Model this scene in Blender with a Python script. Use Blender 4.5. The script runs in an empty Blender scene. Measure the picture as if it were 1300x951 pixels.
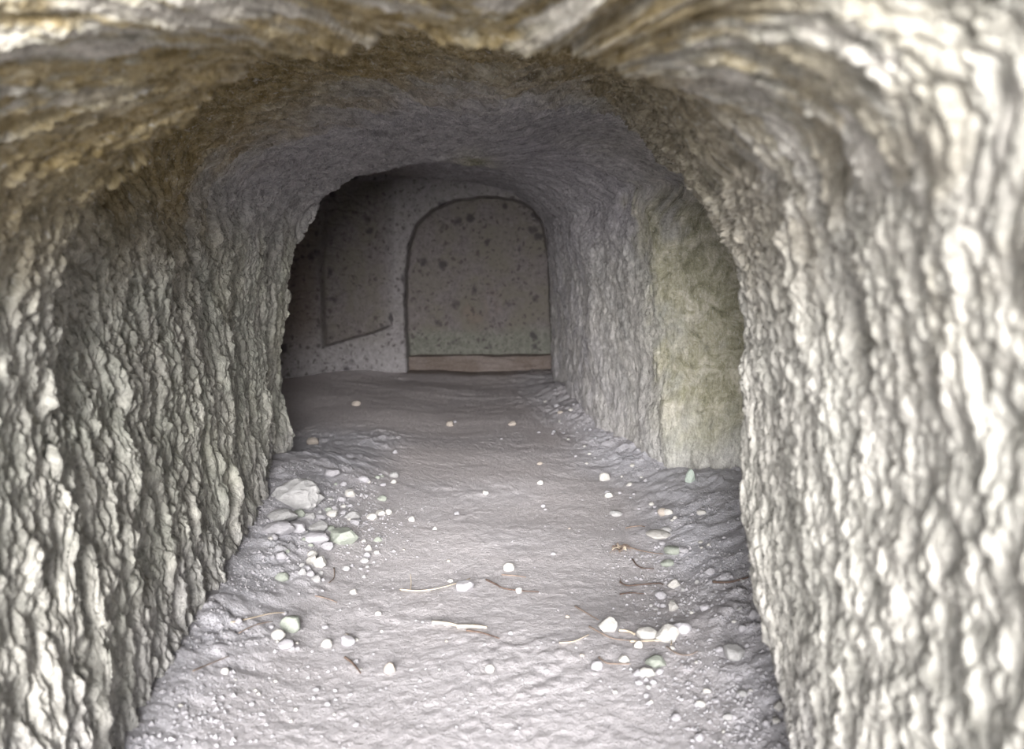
import bpy, math, random
import numpy as np

random.seed(7)
rng = np.random.default_rng(7)
SC = bpy.context.scene
COL = SC.collection

# ------------------------------------------------------------------ camera, sky, sun, exposure
CAM_H, F_PX, HOR_Y, CX = 1.10, 1100.0, 320.0, 650.0       # eye height, focal length in px, horizon row, axis column
cam = bpy.data.cameras.new('camera')
cam.sensor_fit = 'HORIZONTAL'
cam.sensor_width = 36.0
cam.lens = F_PX / 1300.0 * 36.0
cam.shift_y = -(475.5 - HOR_Y) / 1300.0
cam.clip_start = 0.02
cam.dof.use_dof = True
cam.dof.focus_distance = 3.2
cam.dof.aperture_fstop = cam.lens / 12.5
cam_o = bpy.data.objects.new('camera', cam)
cam_o.location = (0, 0, CAM_H)
cam_o.rotation_euler = (math.pi / 2, 0, 0)
COL.objects.link(cam_o)
SC.camera = cam_o

world = bpy.data.worlds.new('overcast_sky')
SC.world = world
world.use_nodes = True
bg = world.node_tree.nodes['Background']
bg.inputs['Color'].default_value = (0.86, 0.92, 1.0, 1)
bg.inputs['Strength'].default_value = 0.4

sun = bpy.data.lights.new('hazy_sun', 'SUN')
sun.energy = 14.0
sun.angle = math.radians(36)
sun.color = (1.0, 0.97, 0.95)
sun_o = bpy.data.objects.new('hazy_sun', sun)
COL.objects.link(sun_o)
from mathutils import Vector
sun_o.rotation_euler = Vector((0.03, 1.0, -0.215)).to_track_quat('-Z', 'Y').to_euler()
sun_o.location = (-2, -8, 3)

vs = SC.view_settings
vs.view_transform = 'Standard'
vs.look = 'None'
vs.exposure = 0.46
vs.gamma = 1.0
vs.use_curve_mapping = False
SC.cycles.max_bounces = 12
SC.cycles.diffuse_bounces = 10

# ------------------------------------------------------------------ noise in numpy
def h2(ix, iy, seed):
    n = (ix.astype(np.int64) * 374761393 + iy.astype(np.int64) * 668265263 + seed * 1274126177) & 0xFFFFFFFF
    n = ((n ^ (n >> 13)) * 1274126177) & 0xFFFFFFFF
    n = ((n ^ (n >> 16)) * 2246822519) & 0xFFFFFFFF
    return ((n ^ (n >> 15)) & 0xFFFFFF).astype(np.float32) / np.float32(0xFFFFFF)

def vn(x, y, seed=0):
    ix, iy = np.floor(x), np.floor(y)
    fx, fy = x - ix, y - iy
    fx = fx * fx * fx * (fx * (fx * 6 - 15) + 10)
    fy = fy * fy * fy * (fy * (fy * 6 - 15) + 10)
    a, b = h2(ix, iy, seed), h2(ix + 1, iy, seed)
    c, d = h2(ix, iy + 1, seed), h2(ix + 1, iy + 1, seed)
    return ((a * (1 - fx) + b * fx) * (1 - fy) + (c * (1 - fx) + d * fx) * fy) * 2 - 1

def fbm(x, y, octv=4, seed=0, gain=0.5):
    r, a, t = 0, 1.0, 0
    for o in range(octv):
        ca, sa = math.cos(0.6 + 1.1 * o), math.sin(0.6 + 1.1 * o)          # turned at each octave so no lattice shows
        r = r + a * vn((x * ca - y * sa) * 2 ** o + 17.3 * o, (x * sa + y * ca) * 2 ** o - 9.1 * o, seed + o)
        t += a
        a *= gain
    return r / t

def cells(x, y, seed=0):
    """2-D Voronoi: F1, F2, a random value, and the offset from the cell's own point."""
    ix, iy = np.floor(x), np.floor(y)
    f1 = np.full(x.shape, 9.0, np.float32); f2 = f1.copy()
    rid = np.zeros(x.shape, np.float32); ox = rid.copy(); oy = rid.copy()
    for dx in (-1, 0, 1):
        for dy in (-1, 0, 1):
            cx, cy = ix + dx, iy + dy
            px = cx + h2(cx, cy, seed) - x
            py = cy + h2(cx, cy, seed + 51) - y
            d = np.sqrt(px * px + py * py)
            near = d < f1
            f2 = np.where(near, f1, np.minimum(f2, d))
            f1 = np.where(near, d, f1)
            rid = np.where(near, h2(cx, cy, seed + 99), rid)
            ox = np.where(near, -px, ox); oy = np.where(near, -py, oy)
    return f1, f2, rid, ox, oy

def ss(a, b, x):
    t = np.clip((x - a) / (b - a), 0, 1)
    return t * t * (3 - 2 * t)

# ------------------------------------------------------------------ materials
def mat_new(name):
    m = bpy.data.materials.new(name)
    m.use_nodes = True
    nt = m.node_tree
    b = nt.nodes['Principled BSDF']
    b.inputs['Roughness'].default_value = 0.9
    b.inputs['Specular IOR Level'].default_value = 0.15
    return m, nt, b

def N(nt, t, **kw):
    n = nt.nodes.new(t)
    for k, v in kw.items():
        if isinstance(v, (int, float, tuple)) and k in n.inputs:
            n.inputs[k].default_value = v
        else:
            setattr(n, k, v)
    return n

def noise(nt, vec, scale, detail=4, rough=0.6, dist=0.0):
    n = nt.nodes.new('ShaderNodeTexNoise')
    n.inputs['Scale'].default_value = scale
    n.inputs['Detail'].default_value = detail
    n.inputs['Roughness'].default_value = rough
    n.inputs['Distortion'].default_value = dist
    nt.links.new(vec, n.inputs['Vector'])
    return n.outputs['Fac']

def ramp(nt, fac, stops):
    r = nt.nodes.new('ShaderNodeValToRGB')
    e = r.color_ramp.elements
    while len(e) < len(stops):
        e.new(0.5)
    for i, (p, c) in enumerate(stops):
        e[i].position = p
        e[i].color = (c[0], c[1], c[2], 1) if not isinstance(c, (int, float)) else (c, c, c, 1)
    nt.links.new(fac, r.inputs['Fac'])
    return r.outputs['Color']

def mix(nt, fac, a, b, mode='MIX'):
    n = nt.nodes.new('ShaderNodeMix')
    n.data_type = 'RGBA'
    n.blend_type = mode
    for key, v in ((0, fac), (6, a), (7, b)):
        if isinstance(v, (int, float)):
            n.inputs[key].default_value = v
        elif isinstance(v, tuple):
            n.inputs[key].default_value = (v[0], v[1], v[2], 1)
        else:
            nt.links.new(v, n.inputs[key])
    return n.outputs[2]

def mul(nt, a, b):
    n = nt.nodes.new('ShaderNodeMath'); n.operation = 'MULTIPLY'; n.use_clamp = True
    for i, v in enumerate((a, b)):
        if isinstance(v, (int, float)): n.inputs[i].default_value = v
        else: nt.links.new(v, n.inputs[i])
    return n.outputs[0]

def bump(nt, bsdf, heights):
    prev = None
    for h, strength, dist in heights:
        b = nt.nodes.new('ShaderNodeBump')
        b.inputs['Strength'].default_value = strength
        b.inputs['Distance'].default_value = dist
        nt.links.new(h, b.inputs['Height'])
        if prev: nt.links.new(prev, b.inputs['Normal'])
        prev = b.outputs['Normal']
    nt.links.new(prev, bsdf.inputs['Normal'])

def rock_material():
    """grey tuff; the mesh attribute 'stain' carries where ochre lichen (r), green algae (g), pale dust (b) and damp (a) sit"""
    m, nt, b = mat_new('tuff_rock')
    pos = nt.nodes.new('ShaderNodeNewGeometry').outputs['Position']
    at = nt.nodes.new('ShaderNodeAttribute'); at.attribute_name = 'stain'
    sep = nt.nodes.new('ShaderNodeSeparateColor'); nt.links.new(at.outputs['Color'], sep.inputs['Color'])
    at2 = nt.nodes.new('ShaderNodeAttribute'); at2.attribute_name = 'tone'
    sep2 = nt.nodes.new('ShaderNodeSeparateColor'); nt.links.new(at2.outputs['Color'], sep2.inputs['Color'])
    fa = nt.nodes.new('ShaderNodeAttribute'); fa.attribute_name = 'flow'
    n_str = noise(nt, fa.outputs['Vector'], 1.0, 6, 0.66, 0.3)
    n_spk = noise(nt, fa.outputs['Vector'], 3.3, 4, 0.7, 0.2)
    n_big = noise(nt, pos, 3.5, 5, 0.6, 0.4)
    n_mid = noise(nt, pos, 22, 6, 0.68, 0.5)
    n_fin = noise(nt, pos, 110, 4, 0.7)
    base = ramp(nt, n_mid, [(0.25, (0.35, 0.35, 0.315)), (0.5, (0.535, 0.53, 0.485)), (0.72, (0.69, 0.685, 0.63))])
    base = mix(nt, ramp(nt, n_big, [(0.42, 0), (0.62, 1)]), base, mix(nt, 0.45, base, (0.42, 0.45, 0.39)))
    violet = ramp(nt, n_mid, [(0.3, (0.38, 0.37, 0.395)), (0.7, (0.60, 0.585, 0.62))])
    base = mix(nt, sep2.outputs[0], base, violet)
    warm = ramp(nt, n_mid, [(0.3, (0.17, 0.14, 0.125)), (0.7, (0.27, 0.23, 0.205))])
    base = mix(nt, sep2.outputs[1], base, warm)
    pale = ramp(nt, n_mid, [(0.28, (0.44, 0.43, 0.405)), (0.5, (0.63, 0.615, 0.58)), (0.7, (0.78, 0.765, 0.72))])
    base = mix(nt, sep2.outputs[2], base, pale)
    ochre = ramp(nt, n_mid, [(0.28, (0.15, 0.105, 0.034)), (0.52, (0.33, 0.245, 0.095)), (0.75, (0.50, 0.41, 0.22))])
    base = mix(nt, mul(nt, sep.outputs[0], ramp(nt, n_mid, [(0.2, 1), (0.8, 0.65)])), base, ochre)
    green = ramp(nt, noise(nt, pos, 11, 7, 0.72, 1.0), [(0.3, (0.14, 0.145, 0.085)), (0.42, (0.36, 0.35, 0.24)), (0.55, (0.56, 0.54, 0.42)), (0.68, (0.84, 0.81, 0.72))])
    base = mix(nt, sep.outputs[1], base, green)
    dust = ramp(nt, n_fin, [(0.3, (0.50, 0.49, 0.51)), (0.7, (0.68, 0.67, 0.69))])
    base = mix(nt, sep.outputs[2], base, dust)
    # dark pock marks and pale specks, as in tuff
    vo = nt.nodes.new('ShaderNodeTexVoronoi'); vo.inputs['Scale'].default_value = 46
    nt.links.new(pos, vo.inputs['Vector'])
    speck = ramp(nt, vo.outputs['Distance'], [(0.10, 1), (0.22, 0)])
    base = mix(nt, mul(nt, speck, 0.10), base, (0.72, 0.71, 0.67))
    gm = nt.nodes.new('ShaderNodeMath'); gm.operation = 'MULTIPLY_ADD'; gm.inputs[1].default_value = -0.55; gm.inputs[2].default_value = 0.85
    nt.links.new(sep.outputs[1], gm.inputs[0])
    base = mix(nt, gm.outputs[0], base, ramp(nt, n_str, [(0.32, (0.50, 0.49, 0.47)), (0.5, (0.92, 0.91, 0.90)), (0.68, (1.30, 1.29, 1.26))]), 'MULTIPLY')
    base = mix(nt, ramp(nt, n_spk, [(0.57, 0), (0.70, 0.7)]), base, (0.70, 0.69, 0.645))
    base = mix(nt, ramp(nt, n_spk, [(0.30, 0.65), (0.42, 0)]), base, (0.13, 0.125, 0.115))
    base = mix(nt, 0.35, base, ramp(nt, n_fin, [(0.3, (0.35, 0.35, 0.35)), (0.65, (1, 1, 1))]), 'MULTIPLY')
    nt.links.new(base, b.inputs['Base Color'])
    wv = nt.nodes.new('ShaderNodeVectorMath'); wv.operation = 'SCALE'; wv.inputs['Scale'].default_value = 1.5
    nn = nt.nodes.new('ShaderNodeTexNoise'); nn.inputs['Scale'].default_value = 0.9; nn.inputs['Detail'].default_value = 4
    nt.links.new(fa.outputs['Vector'], nn.inputs['Vector']); nt.links.new(nn.outputs['Color'], wv.inputs[0])
    av = nt.nodes.new('ShaderNodeVectorMath'); av.operation = 'ADD'
    nt.links.new(fa.outputs['Vector'], av.inputs[0]); nt.links.new(wv.outputs['Vector'], av.inputs[1])
    ck = nt.nodes.new('ShaderNodeTexVoronoi'); ck.feature = 'DISTANCE_TO_EDGE'; ck.inputs['Scale'].default_value = 1.35
    nt.links.new(av.outputs['Vector'], ck.inputs['Vector'])
    crack = ramp(nt, ck.outputs['Distance'], [(0.0, 0), (0.10, 1)])
    bump(nt, b, [(crack, 0.35, 0.012), (n_mid, 0.5, 0.02), (n_fin, 0.6, 0.008)])
    return m

def plaster_material():
    """the smoother, pitted back wall: warm violet grey with dark spots, green band near the floor"""
    m, nt, b = mat_new('pitted_rock')
    pos = nt.nodes.new('ShaderNodeNewGeometry').outputs['Position']
    at = nt.nodes.new('ShaderNodeAttribute'); at.attribute_name = 'stain'
    sep = nt.nodes.new('ShaderNodeSeparateColor'); nt.links.new(at.outputs['Color'], sep.inputs['Color'])
    n1 = noise(nt, pos, 4, 5, 0.6, 0.5)
    n2 = noise(nt, pos, 24, 5, 0.65, 0.3)
    base = ramp(nt, n2, [(0.3, (0.125, 0.112, 0.112)), (0.7, (0.22, 0.20, 0.198))])
    base = mix(nt, ramp(nt, n1, [(0.4, 0), (0.65, 0.8)]), base, (0.17, 0.158, 0.132))
    base = mix(nt, sep.outputs[0], base, (0.20, 0.155, 0.13))       # brown earth splash
    base = mix(nt, sep.outputs[1], base, ramp(nt, n2, [(0.3, (0.12, 0.125, 0.105)), (0.7, (0.235, 0.24, 0.21))]))
    base = mix(nt, sep.outputs[2], base, ramp(nt, n2, [(0.3, (0.25, 0.24, 0.25)), (0.7, (0.40, 0.385, 0.40))]))
    nz = nt.nodes.new('ShaderNodeTexNoise'); nz.inputs['Scale'].default_value = 14; nz.inputs['Detail'].default_value = 3
    nt.links.new(pos, nz.inputs['Vector'])
    sc = nt.nodes.new('ShaderNodeVectorMath'); sc.operation = 'SCALE'; sc.inputs['Scale'].default_value = 0.09
    nt.links.new(nz.outputs['Color'], sc.inputs[0])
    ad = nt.nodes.new('ShaderNodeVectorMath'); ad.operation = 'ADD'
    nt.links.new(pos, ad.inputs[0]); nt.links.new(sc.outputs['Vector'], ad.inputs[1])
    for vsc, lim, dark, amt in ((7.0, 0.62, (0.055, 0.05, 0.055), 0.8), (17.0, 0.5, (0.07, 0.06, 0.06), 0.7), (34.0, 0.5, (0.08, 0.07, 0.07), 0.6)):
        vo = nt.nodes.new('ShaderNodeTexVoronoi'); vo.inputs['Scale'].default_value = vsc
        nt.links.new(ad.outputs['Vector'], vo.inputs['Vector'])
        pick = nt.nodes.new('ShaderNodeSeparateColor'); nt.links.new(vo.outputs['Color'], pick.inputs['Color'])
        spot = mul(nt, ramp(nt, vo.outputs['Distance'], [(0.18, amt), (0.36, 0)]), ramp(nt, pick.outputs[0], [(lim, 0), (lim + 0.02, 1)]))
        base = mix(nt, spot, base, dark)
    nt.links.new(base, b.inputs['Base Color'])
    bump(nt, b, [(n2, 0.4, 0.02), (noise(nt, pos, 90, 4, 0.7), 0.4, 0.006)])
    return m

def floor_material():
    m, nt, b = mat_new('dusty_ground')
    pos = nt.nodes.new('ShaderNodeNewGeometry').outputs['Position']
    at = nt.nodes.new('ShaderNodeAttribute'); at.attribute_name = 'stain'
    sep = nt.nodes.new('ShaderNodeSeparateColor'); nt.links.new(at.outputs['Color'], sep.inputs['Color'])
    n1 = noise(nt, pos, 5, 5, 0.6)
    n2 = noise(nt, pos, 60, 5, 0.7)
    n3 = noise(nt, pos, 220, 3, 0.7)
    base = ramp(nt, n2, [(0.25, (0.46, 0.435, 0.45)), (0.5, (0.57, 0.543, 0.56)), (0.75, (0.68, 0.65, 0.665))])
    base = mix(nt, sep.outputs[0], base, ramp(nt, n2, [(0.25, (0.58, 0.53, 0.53)), (0.75, (0.72, 0.67, 0.67))]))  # far floor: extra brightness put into the colour
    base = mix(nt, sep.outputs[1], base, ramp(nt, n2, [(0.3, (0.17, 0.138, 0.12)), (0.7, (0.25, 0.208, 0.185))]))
    base = mix(nt, sep.outputs[2], base, ramp(nt, n2, [(0.3, (0.50, 0.505, 0.56)), (0.7, (0.68, 0.685, 0.745))]))
    base = mix(nt, ramp(nt, n1, [(0.45, 0), (0.7, 0.25)]), base, (0.53, 0.49, 0.50))
    base = mix(nt, 0.3, base, ramp(nt, n3, [(0.3, (0.4, 0.4, 0.4)), (0.65, (1, 1, 1))]), 'MULTIPLY')
    nt.links.new(base, b.inputs['Base Color'])
    bump(nt, b, [(n2, 0.75, 0.014), (n3, 0.6, 0.006)])
    return m

def stone_material(name, lo, hi):
    m, nt, b = mat_new(name)
    pos = nt.nodes.new('ShaderNodeTexCoord').outputs['Object']
    n = noise(nt, pos, 9, 5, 0.65)
    n2 = noise(nt, pos, 40, 4, 0.7)
    nt.links.new(mix(nt, 0.3, ramp(nt, n, [(0.3, lo), (0.7, hi)]), ramp(nt, n2, [(0.3, (0.5,) * 3), (0.65, (1, 1, 1))]), 'MULTIPLY'), b.inputs['Base Color'])
    bump(nt, b, [(n, 0.3, 0.01), (n2, 0.4, 0.004)])
    return m

def twig_material(name, lo, hi):
    m, nt, b = mat_new(name)
    pos = nt.nodes.new('ShaderNodeTexCoord').outputs['Object']
    n = noise(nt, pos, 60, 4, 0.6)
    nt.links.new(ramp(nt, n, [(0.3, lo), (0.7, hi)]), b.inputs['Base Color'])
    return m

M_ROCK, M_BACK, M_FLOOR = rock_material(), plaster_material(), floor_material()
M_STONE = {
    'white': stone_material('white_stone', (0.43, 0.418, 0.40), (0.60, 0.588, 0.565)),
    'green': stone_material('green_stone', (0.26, 0.285, 0.25), (0.38, 0.405, 0.36)),
    'grey': stone_material('grey_stone', (0.30, 0.298, 0.30), (0.44, 0.437, 0.44)),
    'lilac': stone_material('dusty_stone', (0.33, 0.322, 0.345), (0.47, 0.46, 0.485)),
    'tan': stone_material('tan_stone', (0.38, 0.33, 0.29), (0.52, 0.475, 0.43)),
    'mint': stone_material('mint_stone', (0.40, 0.48, 0.42), (0.52, 0.58, 0.53)),
}
M_TWIG = {
    'dark': twig_material('dark_twig_bark', (0.06, 0.04, 0.035), (0.15, 0.11, 0.09)),
    'pale': twig_material('pale_bare_wood', (0.33, 0.285, 0.23), (0.48, 0.43, 0.36)),
    'brown': twig_material('brown_twig_bark', (0.13, 0.10, 0.085), (0.27, 0.215, 0.18)),
    'straw': twig_material('dry_straw', (0.36, 0.30, 0.23), (0.55, 0.48, 0.39)),
}

# ------------------------------------------------------------------ mesh helpers
def grid_mesh(name, P, mat, attrs, flip=False, flow=None):
    """P: (rows, cols, 3) grid of points -> one object"""
    R, C = P.shape[:2]
    idx = np.arange(R * C, dtype=np.int32).reshape(R, C)
    q = np.stack([idx[:-1, :-1], idx[:-1, 1:], idx[1:, 1:], idx[1:, :-1]], -1).reshape(-1, 4)
    if flip: q = q[:, ::-1]
    me = bpy.data.meshes.new(name)
    me.vertices.add(R * C); me.loops.add(q.size); me.polygons.add(len(q))
    me.vertices.foreach_set('co', P.reshape(-1).astype(np.float32))
    me.loops.foreach_set('vertex_index', q.reshape(-1).astype(np.int32))
    me.polygons.foreach_set('loop_start', np.arange(0, q.size, 4, dtype=np.int32))
    me.update(calc_edges=True)
    me.polygons.foreach_set('use_smooth', np.ones(len(q), bool))
    for an, av in attrs.items():
        a = me.attributes.new(an, 'FLOAT_COLOR', 'POINT')
        c = np.ones((R * C, 4), np.float32)
        c[:, :3] = np.clip(av.reshape(-1, 3), 0, 1)
        a.data.foreach_set('color', c.reshape(-1))
    if flow is not None:
        a = me.attributes.new('flow', 'FLOAT_VECTOR', 'POINT')
        a.data.foreach_set('vector', np.concatenate([flow.reshape(-1, 2), np.zeros((R * C, 1))], 1).astype(np.float32).reshape(-1))
    me.materials.append(mat)
    o = bpy.data.objects.new(name, me)
    COL.objects.link(o)
    return o

def normals(P):
    a = np.gradient(P, axis=0); b = np.gradient(P, axis=1)
    n = np.cross(a, b)
    return n / np.maximum(np.linalg.norm(n, axis=-1, keepdims=True), 1e-9)

def smooth_rows(P, k, axis=0):
    for _ in range(k):
        A = np.swapaxes(P, 0, axis).copy()
        A[1:-1] = 0.25 * A[:-2] + 0.5 * A[1:-1] + 0.25 * A[2:]
        P = np.swapaxes(A, 0, axis)
    return P

def W(px, py, d):
    """the point at distance d ahead of the mouth that stands at this place of the view"""
    return ((px - CX) / F_PX * d, d, CAM_H - (py - HOR_Y) / F_PX * d)

# ------------------------------------------------------------------ floor height
def floor_h(x, y):
    x = np.asarray(x, np.float32); y = np.asarray(y, np.float32)
    h = 0.13 * ss(-0.50, -1.05, x) * ss(1.2, 2.4, y) * (1 - ss(4.1, 4.7, y))
    h = h + 0.02 * ss(-0.35, -0.7, x)
    h = h + 0.15 * ss(0.38, 1.0, x) * (1 - ss(3.7, 4.2, y)) * ss(0.8, 2.0, y)
    xr = 0.75 - 0.14 * (y - 4.0)
    h = h + 0.09 * ss(-0.30, 0.05, x - xr) * ss(3.7, 4.3, y) * (1 - 0.8 * ss(6.4, 7.2, y))
    h = h + 0.05 * ss(-0.9, -1.5, x) * ss(5.4, 6.8, y)
    h = h + 0.035 * ss(3.8, 7.3, y)
    h = h + 0.012 * vn(x * 2.1 + 3, y * 2.1, 5) + 0.02 * vn(x * 0.9, y * 0.9 + 4, 6)
    return h

# ------------------------------------------------------------------ tunnel rings: 11 stations each, left foot over the crown to right foot
def ring(d, pts):
    return [(p[0], p[2] if len(p) > 2 else d, p[1]) for p in pts]
B = -0.15
rings = [
    ring(-0.10, [(-5.0, B), (-5.0, .9), (-4.9, 2.0), (-4.4, 3.3), (-2.8, 4.4), (0, 4.7), (2.6, 4.4), (4.0, 3.3), (4.4, 1.9), (4.5, .8), (4.5, B)]),
    ring(0.25, [(-2.3, B), (-2.4, .6), (-2.3, 1.2), (-2.0, 1.9), (-1.2, 2.5), (0, 2.6), (.9, 2.4), (1.4, 1.9), (1.6, 1.2), (1.65, .6), (1.7, B)]),
    ring(0.55, [(-1.5, B), (-1.55, .5), (-1.5, 1.0), (-1.25, 1.45), (-.7, 1.72), (-.02, 1.72), (.235, 1.45), (.40, 1.30), (.515, 1.04), (.56, .5), (.60, B)]),
    ring(0.80, [(-1.08, B), (-1.14, .5), (-1.12, 1.0), (-.93, 1.33), (-.5, 1.47), (-.02, 1.46), (.20, 1.395), (.35, 1.268), (.468, 1.03), (.51, .5), (.54, B)]),
    ring(1.05, [(-.84, B), (-.91, .5), (-.905, 1.02), (-.76, 1.27), (-.41, 1.42), (-.03, 1.43), (.185, 1.385), (.345, 1.265), (.455, 1.04), (.50, .5), (.53, B)]),
    # first lip: a ledge over the left shoulder and crown
    ring(1.70, [(-.77, B), (-.875, .5), (-.90, 1.07, 1.73), (-.735, 1.265), (-.42, 1.435, 1.45), (-.04, 1.43, 1.30), (.18, 1.385, 1.30), (.345, 1.262, 1.25), (.455, 1.05, 1.25), (.495, .5, 1.25), (.54, B, 1.25)]),
    ring(1.78, [(-.775, B), (-.88, .5), (-.97, 1.09, 1.80), (-.92, 1.42, 1.80), (-.56, 1.59, 1.58), (-.05, 1.57, 1.41), (.19, 1.47, 1.42), (.36, 1.275, 1.40), (.458, 1.05, 1.40), (.495, .5, 1.40), (.55, B, 1.40)]),
    ring(2.10, [(-.79, B), (-.905, .5), (-.99, 1.08), (-.94, 1.44), (-.56, 1.625, 2.0), (-.05, 1.62, 1.95), (.23, 1.51, 1.85), (.385, 1.275, 1.70), (.47, 1.05, 1.62), (.505, .5, 1.60), (.575, B, 1.58)]),
    ring(2.60, [(-.84, B), (-.95, .5), (-1.03, 1.05), (-.91, 1.38), (-.53, 1.60), (-.05, 1.64), (.29, 1.55, 2.4), (.425, 1.26, 1.95), (.487, 1.05, 1.80), (.52, .5, 1.76), (.62, B, 1.72)]),
    # second lip: right-hand pier, nearer at its foot than at the crown
    ring(3.10, [(-.90, B), (-1.0, .5), (-1.06, 1.05), (-.93, 1.38), (-.55, 1.58), (-.03, 1.605), (.355, 1.545, 2.85), (.468, 1.235, 2.12), (.505, 1.05, 1.95), (.53, .5, 1.90), (.66, B, 1.85)]),
    ring(3.40, [(-.96, B), (-1.05, .5), (-1.10, 1.05), (-.96, 1.38), (-.58, 1.60), (-.03, 1.73, 3.2), (.48, 1.68, 2.95), (.62, 1.40, 2.22), (.66, 1.06, 2.03), (.69, .5, 1.98), (.80, B, 1.93)]),
    ring(3.60, [(-1.0, B), (-1.07, .5), (-1.105, 1.05), (-.97, 1.38), (-.59, 1.58), (-.05, 1.70, 3.45), (.52, 1.69, 3.30), (.84, 1.45, 2.90), (.96, 1.06, 2.80), (1.0, .6, 2.80), (1.06, B, 2.80)]),
    ring(3.80, [(-1.03, B), (-1.09, .5), (-1.11, 1.05), (-.98, 1.38), (-.60, 1.58), (-.06, 1.70), (.48, 1.69), (.86, 1.46, 3.75), (1.04, 1.06, 3.75), (1.08, .6, 3.75), (1.12, B, 3.75)]),
    # back of the green recess, facing the mouth
    ring(4.08, [(-1.11, B), (-1.14, .5), (-1.12, 1.05), (-1.0, 1.36), (-.64, 1.565), (-.09, 1.68), (.26, 1.63), (.54, 1.46), (.655, 1.12), (.70, .6), (.76, B)]),
    ring(4.22, [(-1.12, B), (-1.15, .5), (-1.12, 1.05), (-1.02, 1.33), (-.68, 1.55), (-.12, 1.67), (.24, 1.60), (.50, 1.43), (.63, 1.12), (.665, .6), (.72, B)]),
    # third lip: left pier ends, chamber opens to the left
    [W(362, 660, 4.35), W(358, 450, 4.4), W(368, 340, 4.4), W(394, 270, 4.4), W(448, 224, 4.6), W(560, 207, 5.0), W(672, 219, 5.1), W(722, 262, 5.1), W(745, 335, 5.1), W(752, 440, 5.1), W(760, 590, 5.1)],
    [(-1.45, 4.62, B), (-1.50, 4.62, .5), (-1.48, 4.62, 1.05), (-1.35, 4.7, 1.48), (-.88, 4.9, 1.68), (-.42, 5.4, 1.70), (.065, 5.5, 1.575), (.315, 5.5, 1.365), (.42, 5.5, 1.04), (.455, 5.5, .55), (.49, 5.5, B)],
    [(-2.0, 4.8, B), (-2.05, 4.8, .5), (-2.0, 4.8, 1.05), (-1.8, 4.9, 1.5), (-1.1, 5.2, 1.75), (-.46, 5.7, 1.715), (.035, 5.9, 1.585), (.30, 5.9, 1.365), (.385, 5.9, 1.04), (.42, 5.9, .55), (.45, 5.9, B)],
    [(-2.2, 6.5, B), (-2.25, 6.5, .5), (-2.2, 6.5, 1.05), (-2.0, 6.5, 1.5), (-1.2, 6.8, 1.75), (-.56, 7.05, 1.715), (-.06, 7.1, 1.625), (.245, 7.15, 1.385), (.30, 7.2, 1.04), (.315, 7.2, .5), (.33, 7.2, B)],
    [(-2.4, 8.3, B), (-2.4, 8.3, .5), (-2.4, 8.3, 1.05), (-2.2, 8.3, 1.5), (-1.3, 8.3, 1.78), (-.42, 8.3, 1.80), (.14, 8.3, 1.68), (.36, 8.3, 1.5), (.43, 8.3, 1.1), (.43, 8.3, .55), (.43, 8.3, B)],
]
RG = np.array(rings, np.float64)                  # (K, 11, 3)

def catmull(A, n):
    """resample the 11 stations of every ring to n columns"""
    K, S, _ = A.shape
    t = np.linspace(0, S - 1, n)
    i = np.clip(np.floor(t).astype(int), 0, S - 2); f = (t - i)[None, :, None]
    g = lambda k: A[:, np.clip(k, 0, S - 1)]
    p0, p1, p2, p3 = g(i - 1), g(i), g(i + 1), g(i + 2)
    return 0.5 * (2 * p1 + (p2 - p0) * f + (2 * p0 - 5 * p1 + 4 * p2 - p3) * f ** 2 + (3 * p1 - p0 - 3 * p2 + p3) * f ** 3)

NS = 720
RS = catmull(RG, NS)
sc_ = np.linspace(0, 10, NS)                     # the lips waver instead of standing in one plane
jit = 0.10 * fbm(sc_ * 1.3, sc_ * 0 + 2.5, 4, 201, 0.6)
rowsP = []
for k in range(len(rings) - 1):
    a, b = RS[k].copy(), RS[k + 1].copy()
    if 4 < k < 17:
        a[:, 1] += jit * fbm(sc_ * 0.6, sc_ * 0 + k * 2.0, 2, 203) * 2.2; b[:, 1] += jit * fbm(sc_ * 0.6, sc_ * 0 + (k + 1) * 2.0, 2, 203) * 2.2
    span = np.linalg.norm(b - a, axis=1).max()
    dm = max(0.8, 0.5 * (a[:, 1].mean() + b[:, 1].mean()))
    px = span / dm
    n = int(np.clip(px * 310, 14, 190)) if k > 0 else 12
    if k >= len(rings) - 4: n = min(n, 110)
    if k >= len(rings) - 2: n = 12
    for j in range(n):
        f = j / n
        rowsP.append(a * (1 - f) + b * f)
rowsP.append(RS[-1])
P = np.array(rowsP)
P = smooth_rows(P, 5)
NR = P.shape[0]
print('tunnel grid', P.shape)
Nn = normals(P)
# normals must point into the passage
cen = P.mean(axis=1, keepdims=True)
if (np.einsum('ijk,ijk->ij', Nn, cen - P)).mean() < 0: Nn = -Nn
du = np.linalg.norm(np.diff(P, axis=1), axis=-1); u = np.concatenate([np.zeros((NR, 1)), np.cumsum(du, 1)], 1)
u -= u[:, NS // 2:NS // 2 + 1]
dv = np.linalg.norm(np.diff(P, axis=0), axis=-1); v = np.concatenate([np.zeros((1, NS)), np.cumsum(dv, 0)], 0)
v = smooth_rows(v, 20, axis=1); u = smooth_rows(u, 20, axis=0)
X, Y, Z = P[..., 0], P[..., 1], P[..., 2]
s = np.linspace(0, 1, NS)[None, :] + 0 * X
left = 1 - ss(0.38, 0.5, s); right = ss(0.5, 0.62, s)

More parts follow.
